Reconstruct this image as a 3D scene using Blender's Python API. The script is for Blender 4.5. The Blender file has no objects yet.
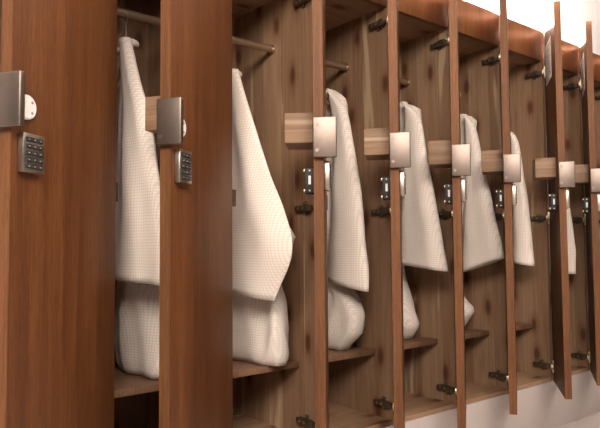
import bpy, bmesh, math, random
from mathutils import Vector, Matrix, noise
PI = math.pi
SC = bpy.context.scene
COL = SC.collection
random.seed(4)

# ------------------------------------------------------------------ sizes (metres)
G = 0.24                      # height of the lowest hinge above the floor
S = 0.29994                   # locker pitch
D3 = 1.08548                  # divider between third and fourth locker
def D(k): return D3 + (k - 3) * S
T = 0.023                     # door thickness
W = 0.294                     # door width
ZB, ZT = G - 0.0568, G + 1.3261   # door bottom and top
ZF = G - 0.042                # inside floor of a locker
ZC = G + 1.198                # inside ceiling of a locker
ZFT = G + 1.3175              # top of the front rail
DEPTH = 0.375
PLINTH = G - 0.0560
ANG = {1: 32.9, 2: 33.0, 3: 46.8, 4: 40.3, 5: 35.2, 6: 31.2, 7: 35.4, 8: 29.8, 9: 31.0}

# ------------------------------------------------------------------ node helpers
def new_mat(name):
    m = bpy.data.materials.new(name); m.use_nodes = True
    nt = m.node_tree; b = nt.nodes['Principled BSDF']
    return m, nt, b
def N(nt, t, **kw):
    n = nt.nodes.new(t)
    for k, v in kw.items(): setattr(n, k, v)
    return n
def L(nt, a, b): nt.links.new(a, b)
def math_node(nt, op, a, b=None):
    n = N(nt, 'ShaderNodeMath', operation=op)
    for i, v in enumerate((a, b)):
        if v is None: continue
        if isinstance(v, (int, float)): n.inputs[i].default_value = v
        else: L(nt, v, n.inputs[i])
    return n.outputs[0]
def mapped(nt, vec, scale):
    mp = N(nt, 'ShaderNodeMapping'); mp.inputs['Scale'].default_value = scale
    L(nt, vec, mp.inputs['Vector']); return mp.outputs[0]
def noise_tex(nt, vec, scale=1.0, detail=3.0, rough=.55, dist=0.0):
    n = N(nt, 'ShaderNodeTexNoise'); L(nt, vec, n.inputs['Vector'])
    n.inputs['Scale'].default_value = scale; n.inputs['Detail'].default_value = detail
    n.inputs['Roughness'].default_value = rough; n.inputs['Distortion'].default_value = dist
    return n.outputs['Fac']
def ramp(nt, fac, stops):
    r = N(nt, 'ShaderNodeValToRGB'); L(nt, fac, r.inputs[0])
    e = r.color_ramp.elements
    while len(e) < len(stops): e.new(.5)
    for i, (p, c) in enumerate(stops):
        e[i].position = p; e[i].color = (*c, 1)
    return r.outputs[0]
def mix(nt, fac, a, b, mode='MIX'):
    n = N(nt, 'ShaderNodeMix', data_type='RGBA', blend_type=mode)
    for idx, v in ((0, fac), (6, a), (7, b)):
        if isinstance(v, (int, float)): n.inputs[idx].default_value = v
        elif isinstance(v, tuple): n.inputs[idx].default_value = (*v, 1)
        else: L(nt, v, n.inputs[idx])
    return n.outputs[2]
def bump(nt, b, h, strength, dist):
    n = N(nt, 'ShaderNodeBump'); n.inputs['Strength'].default_value = strength; n.inputs['Distance'].default_value = dist
    L(nt, h, n.inputs['Height']); L(nt, n.outputs[0], b.inputs['Normal'])

def plain(name, col, rough=.5, metal=0.0, var=.06):
    m, nt, b = new_mat(name)
    tc = N(nt, 'ShaderNodeTexCoord')
    n = noise_tex(nt, tc.outputs['Object'], 60, 3)
    lo = tuple(c * (1 - var) for c in col); hi = tuple(min(1, c * (1 + var)) for c in col)
    L(nt, ramp(nt, n, [(.3, lo), (.7, hi)]), b.inputs['Base Color'])
    b.inputs['Roughness'].default_value = rough; b.inputs['Metallic'].default_value = metal
    return m

def veneer(name, dark, mid, light, rough=.38):
    """red-brown veneer, fine upright grain"""
    m, nt, b = new_mat(name)
    tc = N(nt, 'ShaderNodeTexCoord'); oi = N(nt, 'ShaderNodeObjectInfo')
    add = N(nt, 'ShaderNodeVectorMath', operation='ADD'); L(nt, tc.outputs['Object'], add.inputs[0])
    cb = N(nt, 'ShaderNodeCombineXYZ'); L(nt, math_node(nt, 'MULTIPLY', oi.outputs['Random'], 7.0), cb.inputs[2]); L(nt, cb.outputs[0], add.inputs[1])
    v = add.outputs[0]
    broad = noise_tex(nt, mapped(nt, v, (26, 26, 1.1)), 1, 4, .6, .6)
    fine = noise_tex(nt, mapped(nt, v, (260, 260, 7)), 1, 3, .6)
    pore = noise_tex(nt, mapped(nt, v, (620, 620, 40)), 1, 2, .5)
    base = ramp(nt, broad, [(.28, dark), (.52, mid), (.75, light)])
    f2 = ramp(nt, fine, [(.35, (.72, .70, .66)), (.62, (1.12, 1.12, 1.12))])
    c = mix(nt, .8, base, f2, 'MULTIPLY')
    p2 = ramp(nt, pore, [(.36, (.6, .55, .5)), (.5, (1, 1, 1))])
    c = mix(nt, .55, c, p2, 'MULTIPLY')
    L(nt, c, b.inputs['Base Color'])
    b.inputs['Roughness'].default_value = rough; b.inputs['Specular IOR Level'].default_value = .3
    bump(nt, b, pore, .08, .001)
    return m

def cedar(name, across, along, tint=1.0):
    """knotty cedar boards; across / along: which object axes run over and along the boards"""
    m, nt, b = new_mat(name)
    tc = N(nt, 'ShaderNodeTexCoord'); oi = N(nt, 'ShaderNodeObjectInfo')
    sp = N(nt, 'ShaderNodeSeparateXYZ'); L(nt, tc.outputs['Object'], sp.inputs[0])
    ax = {'x': sp.outputs[0], 'y': sp.outputs[1], 'z': sp.outputs[2]}
    a = ax[across]; g = ax[along]
    rnd = math_node(nt, 'MULTIPLY', oi.outputs['Random'], 13.0)
    board = math_node(nt, 'FLOOR', math_node(nt, 'DIVIDE', math_node(nt, 'ADD', a, 5.03), .094))
    frac = math_node(nt, 'FRACT', math_node(nt, 'DIVIDE', math_node(nt, 'ADD', a, 5.03), .094))
    wn = N(nt, 'ShaderNodeTexWhiteNoise', noise_dimensions='2D')
    cw = N(nt, 'ShaderNodeCombineXYZ'); L(nt, board, cw.inputs[0]); L(nt, math_node(nt, 'FLOOR', math_node(nt, 'MULTIPLY', rnd, 50.0)), cw.inputs[1]); L(nt, cw.outputs[0], wn.inputs['Vector'])
    bid = wn.outputs['Value']
    cv = N(nt, 'ShaderNodeCombineXYZ'); L(nt, a, cv.inputs[0]); L(nt, math_node(nt, 'ADD', math_node(nt, 'MULTIPLY', bid, 9.0), rnd), cv.inputs[1]); L(nt, g, cv.inputs[2])
    v = cv.outputs[0]
    grain = noise_tex(nt, mapped(nt, v, (30, 3, 1.5)), 1, 4, .6, 2.4)
    fine = noise_tex(nt, mapped(nt, v, (330, 4, 9)), 1, 3, .6)
    sap = noise_tex(nt, mapped(nt, v, (17, 2.2, 1.15)), 1, 2, .5, .8)
    t = tint
    base = ramp(nt, grain, [(.25, (.235*t, .133*t, .074*t)), (.5, (.315*t, .190*t, .111*t)), (.78, (.385*t, .246*t, .152*t))])
    c = mix(nt, .65, base, ramp(nt, fine, [(.3, (.86, .85, .84)), (.66, (1.06, 1.06, 1.05))]), 'MULTIPLY')
    c = mix(nt, .9, c, ramp(nt, bid, [(0, (.80, .75, .71)), (.5, (.98, .97, .95)), (1, (1.14, 1.16, 1.16))]), 'MULTIPLY')
    c = mix(nt, ramp(nt, sap, [(.64, (0, 0, 0)), (.69, (.75, .75, .75))]), c, (.55*t, .41*t, .26*t))
    vo = N(nt, 'ShaderNodeTexVoronoi', voronoi_dimensions='2D'); kv = N(nt, 'ShaderNodeCombineXYZ')
    wob = math_node(nt, 'MULTIPLY', math_node(nt, 'SUBTRACT', grain, .5), .10)
    L(nt, math_node(nt, 'ADD', math_node(nt, 'MULTIPLY', math_node(nt, 'ADD', a, math_node(nt, 'MULTIPLY', rnd, 3.0)), 9.0), wob), kv.inputs[0])
    L(nt, math_node(nt, 'MULTIPLY', math_node(nt, 'ADD', g, rnd), 4.0), kv.inputs[1])
    L(nt, kv.outputs[0], vo.inputs['Vector']); vo.inputs['Scale'].default_value = 1
    kn = ramp(nt, vo.outputs['Distance'], [(.05, (.34, .23, .19)), (.09, (.52, .39, .33)), (.13, (.80, .70, .64)), (.27, (1, 1, 1))])
    c = mix(nt, 1.0, c, kn, 'MULTIPLY')
    seam = math_node(nt, 'LESS_THAN', frac, .012)
    c = mix(nt, math_node(nt, 'MULTIPLY', seam, .55), c, (.07, .035, .02))
    L(nt, c, b.inputs['Base Color']); b.inputs['Roughness'].default_value = .62
    bump(nt, b, fine, .06, .001)
    return m

def waffle(name, col):
    """white waffle-weave cotton: small raised squares running with the cloth (UV)"""
    m, nt, b = new_mat(name)
    uv = N(nt, 'ShaderNodeUVMap'); sp = N(nt, 'ShaderNodeSeparateXYZ'); L(nt, uv.outputs[0], sp.inputs[0])
    k = 2 * PI / .0066
    su = math_node(nt, 'SINE', math_node(nt, 'MULTIPLY', sp.outputs[0], k)); sv = math_node(nt, 'SINE', math_node(nt, 'MULTIPLY', sp.outputs[1], k))
    h = math_node(nt, 'MINIMUM', su, sv)
    h01 = math_node(nt, 'ADD', math_node(nt, 'MULTIPLY', h, .5), .5)
    tc = N(nt, 'ShaderNodeTexCoord')
    soft = noise_tex(nt, tc.outputs['Object'], 9, 3)
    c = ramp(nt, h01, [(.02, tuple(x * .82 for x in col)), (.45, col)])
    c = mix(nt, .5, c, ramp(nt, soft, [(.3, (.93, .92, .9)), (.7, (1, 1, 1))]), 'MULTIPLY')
    L(nt, c, b.inputs['Base Color']); b.inputs['Roughness'].default_value = .95
    b.inputs['Sheen Weight'].default_value = .15
    bump(nt, b, h01, .3, .0010)
    return m

M = {}
M['door'] = veneer('red brown veneer', (.076, .0245, .0066), (.114, .039, .0112), (.152, .0565, .018), .5)
M['edge'] = veneer('lit door edge veneer', (.115, .044, .0145), (.15, .059, .020), (.19, .077, .028), .6)  # door veneer made lighter, light on the free edges put into the colour
M['rail'] = veneer('rail veneer', (.12, .049, .019), (.165, .069, .028), (.205, .09, .038))
M['cedar_side'] = cedar('cedar side boards', 'y', 'z')
M['cedar_back'] = cedar('cedar back boards', 'x', 'z')
M['cedar_flat'] = cedar('cedar flat boards', 'y', 'x', 1.1)
M['block'] = cedar('pale cedar block', 'z', 'y', .8)
M['shelf'] = veneer('shelf board', (.16, .085, .05), (.21, .115, .07), (.26, .15, .09), .5)
M['chrome'] = plain('satin steel', (.36, .31, .265), .36, 1.0, .03)
M['plate'] = plain('brushed plate', (.225, .178, .152), .45, 1.0, .04)
M['rod'] = plain('bronze rod', (.50, .39, .29), .38, .9, .05)
M['keypad_metal'] = plain('keypad silver', (.50, .44, .37), .34, 1.0, .04)
M['brass'] = plain('pale brass', (.62, .52, .36), .3, 1.0, .04)
M['dark_metal'] = plain('dark hinge metal', (.17, .135, .095), .42, .8, .1)
M['black'] = plain('black plastic', (.016, .014, .013), .6, 0, .1)
M['grey_mark'] = plain('pale key legend', (.30, .28, .26), .5)
M['white_plastic'] = plain('white plastic', (.82, .80, .78), .35, 0, .02)
M['paper'] = plain('paper', (.86, .85, .83), .8, 0, .02)
M['ink'] = plain('grey ink', (.30, .29, .28), .8)
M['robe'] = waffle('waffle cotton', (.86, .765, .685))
M['wood_hanger'] = plain('hanger wood', (.35, .2, .1), .4)
M['white_paint'] = plain('white wall paint', (.90, .88, .86), .7, 0, .015)
M['ceiling_paint'] = plain('grey ceiling paint', (.30, .27, .25), .8, 0, .015)
M['plinth'] = plain('white laminate plinth', (.58, .51, .48), .45, 0, .015)
M['floor'] = plain('white floor', (.52, .455, .43), .3, 0, .02)
m, nt, b = new_mat('lamp tube glow')
b.inputs['Base Color'].default_value = (.9, .9, .9, 1); b.inputs['Emission Color'].default_value = (1, .95, .89, 1); b.inputs['Emission Strength'].default_value = 1250
M['tube'] = m

# ------------------------------------------------------------------ mesh helpers
def bx(bm, x0, x1, y0, y1, z0, z1, bev=0.0, mi=0, seg=2):
    tmp = bmesh.new()
    r = bmesh.ops.create_cube(tmp, size=1)
    for v in tmp.verts:
        v.co = Vector(((x0 + x1) / 2 + v.co.x * (x1 - x0), (y0 + y1) / 2 + v.co.y * (y1 - y0), (z0 + z1) / 2 + v.co.z * (z1 - z0)))
    if bev: bmesh.ops.bevel(tmp, geom=tmp.edges[:], offset=bev, segments=seg, profile=.5, affect='EDGES')
    merge(bm, tmp, mi)
def merge(bm, tmp, mi=0, mat=None):
    vm = {}
    for v in tmp.verts: vm[v] = bm.verts.new(mat @ v.co if mat else v.co)
    for f in tmp.faces:
        nf = bm.faces.new([vm[v] for v in f.verts]); nf.material_index = mi
    tmp.free()
def cyl(bm, p0, p1, r, n=20, mi=0, r2=None, bev=0):
    p0, p1 = Vector(p0), Vector(p1); d = p1 - p0
    tmp = bmesh.new()
    bmesh.ops.create_cone(tmp, cap_ends=True, segments=n, radius1=r, radius2=r if r2 is None else r2, depth=d.length)
    if bev: bmesh.ops.bevel(tmp, geom=[e for e in tmp.edges if abs(e.verts[0].co.z - e.verts[1].co.z) < 1e-6], offset=bev, segments=2, affect='EDGES')
    merge(bm, tmp, mi, Matrix.Translation((p0 + p1) / 2) @ d.to_track_quat('Z', 'Y').to_matrix().to_4x4())
def tube(bm, pts, r, n=10, mi=0):
    pts = [Vector(p) for p in pts]; rings = []
    up = None
    for i, p in enumerate(pts):
        t = (pts[min(i + 1, len(pts) - 1)] - pts[max(i - 1, 0)]).normalized()
        if up is None: up = t.orthogonal().normalized()
        up = (up - t * up.dot(t)).normalized(); s = t.cross(up)
        rr = r[i] if isinstance(r, (list, tuple)) else r
        rings.append([bm.verts.new(p + (up * math.cos(a) + s * math.sin(a)) * rr) for a in [2 * PI * j / n for j in range(n)]])
    for a, b_ in zip(rings, rings[1:]):
        for j in range(n): bm.faces.new((a[j], a[(j + 1) % n], b_[(j + 1) % n], b_[j])).material_index = mi
    bm.faces.new(rings[0][::-1]).material_index = mi; bm.faces.new(rings[-1]).material_index = mi
def mesh(name, bm, mats, smooth=False):
    bmesh.ops.recalc_face_normals(bm, faces=bm.faces[:])
    me = bpy.data.meshes.new(name); bm.to_mesh(me); bm.free()
    for m in mats: me.materials.append(M[m])
    if smooth:
        for p in me.polygons: p.use_smooth = True
        if smooth == 'auto': me.set_sharp_from_angle(angle=math.radians(35))
    return me
def link(name, me, parent=None, loc=(0, 0, 0)):
    o = bpy.data.objects.new(name, me); COL.objects.link(o); o.location = loc
    if parent: o.parent = parent
    return o
def empty(name, loc, label, cat, group=None):
    o = bpy.data.objects.new(name, None); COL.objects.link(o); o.location = loc; o.empty_display_size = .05
    tag(o, label, cat, group); return o
def tag(o, label, cat, group=None):
    o['label'] = label; o['category'] = cat
    if group: o['group'] = group
def struct(name, me, label, cat):
    o = link(name, me); o['kind'] = 'structure'; tag(o, label, cat); return o
def box_mesh(name, dims, mats, bev=0.0):
    bm = bmesh.new(); bx(bm, *dims, bev); return mesh(name, bm, mats, 'auto' if bev else False)

# ------------------------------------------------------------------ the setting
X0, X1 = D(0) - .6, D(9) + .006 + 2.2
struct('floor', box_mesh('floor', (-3, 7, -5, DEPTH + .055, -.05, 0), ['floor']), 'pale glossy floor in front of the locker plinth', 'floor')
struct('wall_back', box_mesh('wall_back', (-3, 7, DEPTH + .055, DEPTH + .155, 0, 2.75), ['white_paint']), 'bright white wall lit above the lockers', 'wall')
struct('ceiling', box_mesh('ceiling', (-3, 7, -5, DEPTH + .155, 2.75, 2.85), ['ceiling_paint']), 'plain ceiling', 'ceiling')
struct('trim_plinth', box_mesh('trim_plinth', (D(0) + .006, D(9) + .006, .0, DEPTH + .05, 0, PLINTH - .001), ['plinth'], .002), 'low white plinth under the row of lockers', 'plinth')

# ------------------------------------------------------------------ locker meshes (local: x from centre, y from front, z absolute minus plinth)
P = PLINTH
hw = S / 2
pt = .009
SHARED = {}
def z(v): return v - P
SHARED['side_l'] = box_mesh('side_panel', (-hw + .0003, -hw + pt, 0, DEPTH, 0, z(ZC) + .002), ['cedar_side'])
SHARED['side_r'] = box_mesh('side_panel', (hw - pt, hw - .0003, 0, DEPTH, 0, z(ZC) + .002), ['cedar_side'])
SHARED['back'] = box_mesh('back_panel', (-hw + .0003, hw - .0003, DEPTH, DEPTH + .01, 0, z(ZC) + .012), ['cedar_back'])
SHARED['bottom'] = box_mesh('bottom_panel', (-hw + pt, hw - pt, 0.001, DEPTH, .0005, z(ZF)), ['cedar_flat'])
SHARED['top'] = box_mesh('top_panel', (-hw + .0003, hw - .0003, .0195, DEPTH, z(ZC), z(ZC) + .012), ['cedar_flat'])
SHARED['rail'] = box_mesh('front_rail', (-hw + .004, hw - .004, 0, .019, z(ZC) - .001, z(ZFT)), ['rail'], .0008)
SHARED['shelf'] = box_mesh('shelf', (-hw + pt, hw - pt, .068, DEPTH, z(G + .141), z(G + .1575)), ['shelf'], .001)
bm = bmesh.new()
cyl(bm, (-hw + pt, .182, z(G + 1.05)), (hw - pt, .182, z(G + 1.05)), .0105, 20)
for s in (-1, 1): cyl(bm, (s * (hw - pt - .004), .182, z(G + 1.05)), (s * (hw - pt), .182, z(G + 1.05)), .0145, 20)
SHARED['rod'] = mesh('hanging_rod', bm, ['rod'], 'auto')
# concealed hinge on the right-hand side panel: arm, cross wings, screws
def hinge_mesh():
    bm = bmesh.new(); xs = hw - pt
    bx(bm, xs - .004, xs, .028, .040, -.018, .018, .0015, 0)          # cross-shaped mounting plate
    bx(bm, xs - .006, xs, .012, .062, -.008, .008, .0015, 0)
    bx(bm, xs - .016, xs - .005, -.001, .066, -.0075, .0075, .002, 0)  # arm
    bx(bm, xs - .019, xs - .014, .002, .022, -.010, .010, .001, 0)
    cyl(bm, (xs - .0175, .050, 0), (xs - .015, .050, 0), .004, 12, 1)
    cyl(bm, (xs - .0175, .032, 0), (xs - .015, .032, 0), .004, 12, 1)
    for zz in (-.013, .013): cyl(bm, (xs - .0055, .033, zz), (xs - .0035, .033, zz), .0035, 12, 1)
    return mesh('hinge', bm, ['dark_metal', 'brass'], 'auto')
SHARED['hinge'] = hinge_mesh()
bm = bmesh.new()
bx(bm, -hw + pt, -hw + pt + .036, .004, .026, z(G + .568), z(G + .610), .002)
bx(bm, -hw + pt, -hw + pt + .004, .002, .040, z(G + .557), z(G + .621), .001)
SHARED['strike'] = mesh('latch_strike', bm, ['dark_metal'], 'auto')
HZ = (G + .003, G + .574, G + 1.148)

# ---- door (local: hinge at origin, door runs to -x, outer face at -y, z absolute minus plinth)
PZ0, PZ1 = z(G + .666), z(G + .756)
SHARED['door'] = box_mesh('door', (-W + .0012, 0, -T, 0, z(ZB), z(ZT)), ['door'], .0012)
SHARED['edge'] = box_mesh('lit_edge_band', (-W, -W + .0012, -T + .0004, -.0004, z(ZB) + .0004, z(ZT) - .0004), ['edge'])  # thin strip that carries the painted-in lighter tone of the lit edge
def plate_mesh():
    bm = bmesh.new()
    bx(bm, -W - .013, -W - .0003, -T - .029, .0008, PZ0, PZ1, .0025, 0, 3)
    for zz in (PZ0 + .016, PZ1 - .016):
        cyl(bm, (-W - .0138, -.0085, zz), (-W - .0128, -.0085, zz), .0042, 16, 0)
    return mesh('pull_plate', bm, ['plate', 'chrome'], 'auto')
SHARED['plate'] = plate_mesh()
def keypad_mesh():
    bm = bmesh.new(); x0, x1 = -W + .014, -W + .064; z1 = PZ0 - .004; z0 = z1 - .066
    bx(bm, x0, x1, -T - .013, -T - .0002, z0, z1, .002, 0, 2)
    rows = 5; h = (z1 - z0 - .010) / rows
    for r in range(rows):
        za = z0 + .005 + r * h
        for c in range(3):
            xa = x0 + .0055 + c * .0133
            bx(bm, xa, xa + .0124, -T - .0150, -T - .0125, za + .0018, za + h - .0018, .0007, 1, 1)
            bx(bm, xa + .0045, xa + .0080, -T - .0153, -T - .0148, za + h * .42, za + h * .58, 0, 2)
    return mesh('keypad', bm, ['keypad_metal', 'black', 'grey_mark'], 'auto')
SHARED['keypad'] = keypad_mesh()
bm = bmesh.new(); cyl(bm, (-W + .031, -T - .007, (PZ0 + PZ1) / 2 - .004), (-W + .031, -T - .0002, (PZ0 + PZ1) / 2 - .004), .021, 40, 0, None, .002)
for zz in (-.009, .009): cyl(bm, (-W + .040, -T - .0076, (PZ0 + PZ1) / 2 - .004 + zz), (-W + .040, -T - .0068, (PZ0 + PZ1) / 2 - .004 + zz), .0025, 12, 1)
SHARED['disc'] = mesh('round_cap', bm, ['white_plastic', 'grey_mark'], 'auto')
SHARED['block'] = box_mesh('wooden_block', (-W + .058, -W + .165, .0003, .069, z(G + .711), z(G + .781)), ['block'], .001)
def latch_mesh():
    bm = bmesh.new(); x0, x1 = -W + .045, -W + .085; z0, z1 = z(G + .592), z(G + .650)
    bx(bm, x0, x1, .0003, .022, z0, z1, .0015, 0)
    bx(bm, x0 - .0008, x0 + .001, .008, .014, z0 + .020, z0 + .040, 0, 1)
    for zz in (z0 + .006, z1 - .006):
        cyl(bm, (x0 - .0012, .011, zz), (x0 + .001, .011, zz), .0020, 12, 2)
        bx(bm, x0 + .004, x0 + .012, .0215, .026, zz - .003, zz + .003, .001, 2)
    return mesh('latch_box', bm, ['black', 'white_plastic', 'brass'], 'auto')
SHARED['latch'] = latch_mesh()
def cup_mesh():
    bm = bmesh.new()
    bx(bm, -.030, -.006, .0003, .005, -.023, .023, .001, 0)
    cyl(bm, (-.026, .004, 0), (-.026, .010, 0), .012, 20, 0)
    for zz in (-.017, .017): cyl(bm, (-.018, .0045, zz), (-.018, .0062, zz), .0032, 12, 0)
    bx(bm, -.022, -.004, .004, .012, -.007, .007, .001, 0)
    return mesh('hinge_plate', bm, ['brass'], 'auto')
SHARED['cup'] = cup_mesh()
def card_mesh():
    bm = bmesh.new(); x0, x1 = -.20, -.05; z0, z1 = z(G + 1.085), z(G + 1.235)
    bx(bm, x0, x1, .0003, .0016, z0, z1, 0, 0)
    rnd = random.Random(8); zz = z1 - .012
    for i in range(16):
        if zz < z0 + .010: break
        a = x1 - .010; wl = (x1 - x0 - .02) * rnd.uniform(.55, 1)
        bx(bm, a - wl, a, .0015, .0019, zz - .0032, zz, 0, 1); zz -= .0085
    return mesh('notice_card', bm, ['paper', 'ink'])
SHARED['card'] = card_mesh()

LK = {
 1: 'leftmost locker, its door showing a silver keypad in the near left corner',
 2: 'second locker from left, its big red-brown door swung before the second gap, keypad seen sideways',
 3: 'open locker just right of the two big near doors, robe sleeve flaring to a point',
 4: 'cedar-lined locker with a round bulging robe bottom on its shelf, fourth from the left',
 5: 'fifth open locker from left, robe with a small rounded tail on the shelf',
 6: 'sixth open locker from left, only a tip of robe showing above its shelf',
 7: 'open locker with a paper notice inside its door, nearer of the two with notices',
 8: 'open locker with a paper notice inside its door, further of the two with notices',
 9: 'furthest locker at the right edge, only the end of its rail and dark inside showing',
}
def make_locker(k):
    cx = D(k) - hw + .005
    r = empty('locker', (cx, 0, P), LK[k], 'locker', 'row of tall wooden lockers')
    for key, nm in (('side_l', 'side_panel'), ('side_r', 'side_panel'), ('back', 'back_panel'), ('bottom', 'bottom_panel'), ('top', 'top_panel'),
                    ('rail', 'front_rail'), ('shelf', 'shelf'), ('rod', 'hanging_rod'), ('strike', 'latch_strike')):
        link(nm, SHARED[key], r)
    for h in HZ: link('hinge', SHARED['hinge'], r, (0, 0, z(h)))
    d = link('door', SHARED['door'], r, (hw + (.016 if k == 1 else .003), -.004, 0)); d.rotation_euler[2] = math.radians(ANG[k])
    for key, nm in (('edge', 'lit_edge_band'), ('plate', 'pull_plate'), ('keypad', 'keypad'), ('disc', 'round_cap'), ('block', 'wooden_block'), ('latch', 'latch_box')):
        o = link(nm, SHARED[key], d)
        if nm == 'pull_plate': o['label'] = 'satin metal pull plate on the door edge'
        if nm == 'wooden_block': o['label'] = 'pale wooden block on the inner face'
        if nm == 'round_cap': o['label'] = 'white round plastic cap'
    for h in HZ: link('hinge_plate', SHARED['cup'], d, (-.016 if k == 1 else 0, 0, z(h)))
    if k in (7, 8): link('notice_card', SHARED['card'], d)['label'] = 'white printed notice card'
    return r
for k in range(1, 10): make_locker(k)

# ------------------------------------------------------------------ hangers and robes
def interp(tab, zz):
    tab = sorted(tab, key=lambda t: t[1])
    if zz <= tab[0][1]: return tab[0][0]
    for (y0, z0), (y1, z1) in zip(tab, tab[1:]):
        if zz <= z1: return y0 + (y1 - y0) * (zz - z0) / max(1e-6, z1 - z0)
    return tab[-1][0]

def panel(levels, x0, seed, fold=.010, freq=2.2, n=64, closed_bottom=False, pw=1.0, creases=False):
    """cloth sleeve or body: stacked flat rings. level = (y_front, z_front, y_back, z_back, thickness)"""
    bm = bmesh.new(); uvl = bm.loops.layers.uv.new('UVMap')
    rings = []; info = {}
    rnd = random.Random(seed); ph = rnd.uniform(0, 6); ph2 = rnd.uniform(0, 6)
    nl = len(levels)
    for i, lv in enumerate(levels):
        yf, zf, yb, zb, th = lv[:5]; xo = lv[5] if len(lv) > 5 else 0
        ring = []
        for j in range(n):
            a = 2 * PI * j / n
            ca, sa = math.cos(a), math.sin(a)
            fy = .5 + .5 * math.copysign(abs(ca) ** .75, ca)
            y = yf + (yb - yf) * fy; zz = zf + (zb - zf) * fy
            x = x0 + xo + th / 2 * math.copysign(abs(sa) ** pw, sa)
            amp = fold * min(1, i / (nl * .45))
            wv = math.sin(fy * freq * 2 * PI + ph + zz * 3.1) * .6 + math.sin(fy * freq * 3.7 * PI + ph2 - zz * 5) * .4
            nz = noise.noise(Vector((seed * 3.1 + sa * .4, y * 13, zz * 7)))
            x += amp * wv * (1 if sa < 0 else .6) + amp * .55 * nz
            if creases:
                cr = abs(math.sin(fy * 5.2 + zz * 7 + ph)) ; x += .016 * min(1, i / (nl * .5)) * (math.sqrt(cr) - .7)
            y += .004 * noise.noise(Vector((seed, y * 9, zz * 11))) * min(1, i / 3)
            v = bm.verts.new((x, y, zz)); ring.append(v); info[v] = (y + x * .6, zz)
        rings.append(ring)
    for a, b_ in zip(rings, rings[1:]):
        for j in range(n): bm.faces.new((a[j], a[(j + 1) % n], b_[(j + 1) % n], b_[j]))
    bm.faces.new(rings[0])
    if closed_bottom: bm.faces.new(rings[-1][::-1])
    else:
        # hem: fold the cloth inwards so the sleeve reads as an open, thick edge
        last = rings[-1]; c = sum((v.co for v in last), Vector()) / n
        prev = last
        for f_, dz in ((.93, .0006), (.86, .03), (.7, .10)):
            rg = []
            for v in last:
                q = c + (v.co - c) * f_; q.z = v.co.z + dz
                w = bm.verts.new(q); info[w] = (w.co.y, w.co.z); rg.append(w)
            for j in range(n): bm.faces.new((prev[j], prev[(j + 1) % n], rg[(j + 1) % n], rg[j]))
            prev = rg
    for f in bm.faces:
        for lp in f.loops: lp[uvl].uv = info[lp.vert]
    return mesh('robe_cloth', bm, ['robe'], True)

def smooth_levels(front, back, zs_f, zs_b, thick, n):
    out = []
    for i in range(n + 1):
        t = i / n
        zf = zs_f[0] + (zs_f[1] - zs_f[0]) * t; zb = zs_b[0] + (zs_b[1] - zs_b[0]) * t
        th = thick[0] + (thick[1] - thick[0]) * min(1, t * 1.6)
        out.append([interp(front, zf), zf, interp(back, zb), zb, th])
    for _ in range(4):
        q = [o[0] for o in out]
        for i in range(1, n): out[i][0] = .25 * q[i - 1] + .5 * q[i] + .25 * q[i + 1]
    return out

BACK = [(.20, .985), (.235, .91), (.262, .84), (.285, .60), (.288, .33)]
ROBES = {
 2: dict(front=[(.160, .988), (.150, .965), (.118, .895), (.074, .814), (.032, .714), (-.004, .598), (-.028, .486), (-.033, .36)],
         hem=(.388, .400), body=[(-.01, .42), (-.035, .36), (-.045, .20), (-.04, .165)], back=[(.205, .985), (.241, .91), (.275, .853), (.320, .755), (.335, .599), (.34, .379)], top=.988),
 3: dict(front=[(.142, .958), (.128, .950), (.107, .892), (.044, .753), (-.007, .638), (-.055, .548), (-.084, .491), (-.080, .442), (-.042, .388), (-.009, .334)],
         hem=(.337, .368), body=[(.0, .40), (-.045, .331), (-.080, .27), (-.088, .245), (-.075, .215), (-.050, .18)], back=[(.165, .958), (.196, .881), (.227, .773), (.265, .605), (.281, .34)], top=.958),
 4: dict(front=[(.155, .965), (.101, .938), (.053, .907), (.020, .863), (-.002, .758), (-.024, .642), (-.038, .528), (-.051, .404), (-.050, .340)],
         hem=(.345, .374), body=[(.08, .42), (.045, .364), (.001, .332), (-.022, .278), (-.013, .227), (.028, .189), (.06, .165)], back=BACK, top=.965),
 5: dict(front=[(.150, .965), (.068, .935), (.018, .910), (-.005, .870), (-.029, .705), (-.061, .563), (-.096, .380)],
         hem=(.392, .412), body=[(.10, .42), (.084, .350), (.057, .287), (.034, .220), (.055, .186), (.088, .165)], back=BACK, top=.965),
 6: dict(front=[(.150, .965), (.050, .935), (.013, .911), (-.002, .870), (-.037, .675), (-.069, .547), (-.097, .420)],
         hem=(.427, .374), body=[(.12, .42), (.100, .33), (.075, .277), (.040, .252), (.039, .238), (.073, .19), (.085, .165)], back=BACK, top=.965),
 7: dict(front=[(.150, .950), (.050, .908), (.025, .885), (.014, .830), (-.003, .695), (-.015, .563), (-.028, .385)],
         hem=(.391, .405), body=[(.13, .42), (.125, .30), (.12, .165)], back=BACK, top=.950),
 8: dict(front=[(.150, .960), (.040, .915), (.012, .870), (-.005, .733), (-.025, .569), (-.038, .448), (-.035, .350)],
         hem=(.352, .350), body=[(.13, .42), (.125, .30), (.12, .165)], back=BACK, top=.960),
}
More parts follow.
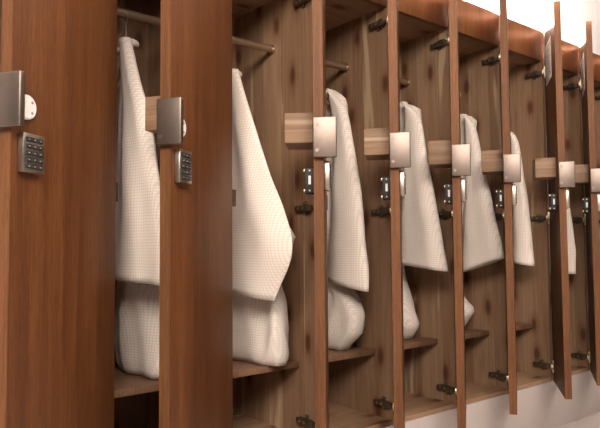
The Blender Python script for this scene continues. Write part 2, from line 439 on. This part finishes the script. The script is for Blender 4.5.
RL = {
 2: ('white waffle robe between the two near doors, its hanger hook in view', 'hanger hooked on the rod in the gap between the two near doors'),
 3: ('largest fully seen white robe, just right of the second door, sleeve flaring to a point', 'hanger inside the robe just right of the second big door'),
 4: ('white waffle robe with round bulging bottom on the shelf, third from left', 'hanger inside the third robe from the left, above the bulging robe bottom'),
 5: ('white robe with a wide cone-shaped sleeve in the middle locker, fourth robe from the left', 'hanger inside the fourth robe from the left'),
 6: ('white robe whose hem rises to the front, fifth robe from the left', 'hanger inside the fifth robe from the left'),
 7: ('narrow white robe in the locker before the doors with paper notices', 'hanger inside the narrow robe before the doors with notices'),
 8: ('thin white strip of robe behind the nearer door with a paper notice, furthest robe', 'hanger inside the furthest robe, behind the door with the nearer notice'),
}
def shift(pts, k, dx):
    """carry a (y, z) profile from the middle of the locker to a plane dx further right, as seen by someone in front of the first locker"""
    xm = D(k) - hw; f = (xm + dx) / xm
    return [((1.252 + y) * f - 1.252, .4698 + (zz - .4698) * f) for y, zz in pts]
DX = {2: -.008, 3: 0.0, 4: .03, 5: .035, 6: .045, 7: .03, 8: .03}
SLEEVE_BACK = {2: [(.195, .985), (.190, .965), (.188, .89), (.194, .79), (.204, .69), (.221, .591), (.262, .49), (.298, .385)],
 4: [(.085, .925), (.073, .753), (.089, .547), (.112, .367)], 5: [(.055, .925), (.058, .779), (.070, .618), (.094, .417)],
 6: [(.040, .922), (.036, .734), (.047, .559), (.074, .372)], 7: [(.048, .892), (.042, .718), (.047, .565), (.058, .405)]}
def make_robe(k):
    r = ROBES[k]; dx = DX[k]; cx = D(k) - hw
    root = empty('bathrobe', (cx + dx, .18, G + .1585), RL[k][0], 'robe', 'white bathrobes hanging in the lockers')
    oz = .1585; top = shift([(0, r['top'])], k, dx)[0][1]
    hf = shift([(0, r['hem'][0])], k, dx)[0][1]; hb = shift([(0, r['hem'][1])], k, dx)[0][1]
    front = [(y - (.014 if k == 3 else .006) * min(1, max(0, (.9 - zz) * 4)), zz) for y, zz in shift(r['front'], k, dx)]
    back = r['back']
    cuff = shift(SLEEVE_BACK[k], k, dx) if k in SLEEVE_BACK else back
    st = min(top - .004, max(zz for y, zz in cuff) + .01) if k >= 4 else top - .004
    def loc(lv): return [(a - .18, b - oz, c - .18, d - oz, *rest) for a, b, c, d, *rest in lv]
    # sleeve nearest the room, laid over the body
    lv = smooth_levels(front, cuff, (st, hf), (st, hb), (.026, .050), 40)
    link('sleeve', panel(loc(lv), -.012, k, .008 if k < 4 else .004, 1.3 if k < 4 else .8), root)
    # body: narrower, down to the shelf, leaning towards the right-hand panel
    DB = .062
    low = shift(r['body'], k, DB)
    sl = 1.35 / (D(k) - hw)
    fr = [(y + (.03 * sl + .03) * (1 if k < 4 else min(1, max(0, (.935 - zz) / .10))), zz) for y, zz in front if zz > .46] + [(max(y, .022), zz) for y, zz in low if zz > .167]
    bk = [(y - (.02 if k > 2 else -.03), zz) for y, zz in back if zz > .47] + [(.30, .42), (.335, .30), (.345, .22), (.335, .162)]
    lb = []
    n = 46
    for i in range(n + 1):
        tb = top - (.02 if k >= 4 else .10)
        zz = tb + (.1605 - tb) * i / n
        t = i / n
        lo = 1 if zz < .38 else max(0, 1 - (zz - .38) / .25)
        th = .04 + .03 * min(1, t * 1.4) + .035 * lo
        yf = interp(fr, zz); yb = max(interp(bk, zz), yf + .012)
        if zz < .19:
            q = math.sqrt(max(0, (zz - .1605) / .03)); th *= .80 + .20 * q; yf += .012 * (1 - q)
        lb.append((yf, zz, yb, zz, th, .028 * (1 - lo) + (DB - dx) * lo))
    link('body', panel(loc(lb), 0.0, k + 20, .011, 1.7, closed_bottom=True, pw=.85, creases=True), root)
    # far sleeve, behind the body
    f2 = [(min(y + (.105 - dx) * sl + .015, .30 if k == 3 else .24), zz) for y, zz in front]
    lv = smooth_levels(f2, [(max(min(y + .02, .34), interp(f2, zz) + .02), zz) for y, zz in back], (top - .03, hf + .03), (top - .03, hb + .03), (.024, .034), 28)
    if k > 3: link('sleeve', panel(loc(lv), .105 - dx, k + 40, .005, 1.1), root)
    # rolled collar round the neck of the hanger
    bm = bmesh.new(); uvl = bm.loops.layers.uv.new('UVMap')
    yc = .178; drop_c = .012 if k in (2, 3) else .036
    pts = []
    for i in range(25):
        a = 2 * PI * i / 24
        pts.append((.004 + .018 * math.cos(a), yc - .18 + (.016 if k in (2, 3) else .034) * math.sin(a), top - oz + .004 - drop_c - .022 * max(0, -math.cos(a)) ))
    tube(bm, pts, [.0095 + .0015 * math.sin(3 * i) for i in range(25)], 12)
    for f in bm.faces:
        for lp in f.loops: lp[uvl].uv = (lp.vert.co.y + lp.vert.co.x, lp.vert.co.z)
    link('collar', mesh('collar', bm, ['robe'], True), root)
    # hanger
    h = empty('clothes_hanger', (cx + dx, .182, G + 1.05), RL[k][1], 'hanger', 'hangers on the locker rods')
    bm = bmesh.new(); pts = []
    for i in range(19):
        a = math.radians(-35 + i * 13.2); pts.append((0, .0128 * math.cos(a), .0128 * math.sin(a) - .0006))
    pts = pts[:-1]
    e = pts[-1]; pts += [(0, e[1] + .004, e[2] - .008), (0, 0, -.026), (0, 0, -.05), (0, 0, top - 1.05 - .03)]
    tube(bm, pts, .0016, 10)
    link('hook', mesh('hook', bm, ['chrome'], True), h)
    bm = bmesh.new()
    zt = top - 1.05 - .035; hwid = .055 if k in (2, 3) else .075; drop = .09 if k in (2, 3) else .05
    pts = [(0.012 * math.cos(t * 2) - .012, t * hwid, zt - drop * abs(t) ** 1.2 - .004) for t in [-.8 + .08 * q for q in range(21)]]
    tube(bm, pts, .006, 12)
    link('shoulder_bar', mesh('shoulder_bar', bm, ['wood_hanger'], True), h)
for k in range(2, 9): make_robe(k)

# ------------------------------------------------------------------ light tubes on top of the lockers (behind the front rails)
tl = ['first', 'second', 'third']
bm = bmesh.new(); L_ = 1.18
cyl(bm, (-L_ / 2, 0, .20), (L_ / 2, 0, .20), .013, 16)
tube_me = mesh('lamp_tube', bm, ['tube'], True)
bm = bmesh.new(); bx(bm, -L_ / 2 - .03, L_ / 2 + .03, -.03, .03, 0, .03, .003)
for s in (-1, 1): bx(bm, s * (L_ / 2 + .012) - .012, s * (L_ / 2 + .012) + .012, -.018, .018, .025, .22, .003)
batten_me = mesh('batten', bm, ['white_paint'], 'auto')
for i, xc in enumerate((.92, 2.27)):
    if xc + L_ / 2 > D(9) + .4: continue
    e = empty('light_fitting', (min(xc, D(9) - .60), .235, ZC + .0125), ['fluorescent light fitting on top of the near lockers', 'fluorescent light fitting on top of the far lockers', 'x'][i], 'light')
    link('batten', batten_me, e); link('lamp_tube', tube_me, e)

# ------------------------------------------------------------------ room light
def area(name, loc, size, size_y, power, col, rot=(0, 0, 0)):
    l = bpy.data.lights.new(name, 'AREA'); l.shape = 'RECTANGLE'; l.size = size; l.size_y = size_y; l.energy = power; l.color = col
    o = bpy.data.objects.new(name, l); COL.objects.link(o); o.location = loc; o.rotation_euler = rot; return o
def aim(p, t): return (Vector(t) - Vector(p)).to_track_quat('-Z', 'Y').to_euler()
area('ceiling_light', (0.9, -1.9, 2.72), 1.4, .7, 48, (1, .88, .76))
area('ceiling_light', (3.0, -1.9, 2.72), 1.2, .6, 8, (1, .88, .76))
area('added_left_light', (-.75, -2.2, 2.2), 2.0, .9, 124, (1, .89, .795), aim((-.75, -2.2, 2.2), (1.2, 0, .85)))  # soft light added from the left front for dividers and robes, no known window
w = bpy.data.worlds.new('World'); SC.world = w; w.use_nodes = True
bg = w.node_tree.nodes['Background']; bg.inputs[0].default_value = (1, .84, .70, 1); bg.inputs[1].default_value = .07

# ------------------------------------------------------------------ camera
yaw, pit, rol = .68935352, .05263382, -.00764376
fw = Vector((math.sin(yaw) * math.cos(pit), math.cos(yaw) * math.cos(pit), math.sin(pit)))
r = Vector((math.cos(yaw), -math.sin(yaw), 0)); u = r.cross(fw)
r2 = r * math.cos(rol) + u * math.sin(rol); u2 = -r * math.sin(rol) + u * math.cos(rol)
cd = bpy.data.cameras.new('camera'); co = bpy.data.objects.new('camera', cd); COL.objects.link(co)
mw = Matrix((r2, u2, -fw)).transposed().to_4x4(); mw.translation = Vector((0, -1.25236, .46982 + G)); co.matrix_world = mw
cd.sensor_width = 36; cd.lens = 618.186 / 600 * 36; cd.clip_start = .02
SC.camera = co
SC.view_settings.view_transform = 'Standard'; SC.view_settings.look = 'None'; SC.view_settings.gamma = 1; SC.view_settings.use_curve_mapping = False
SC.view_settings.exposure = 0.0
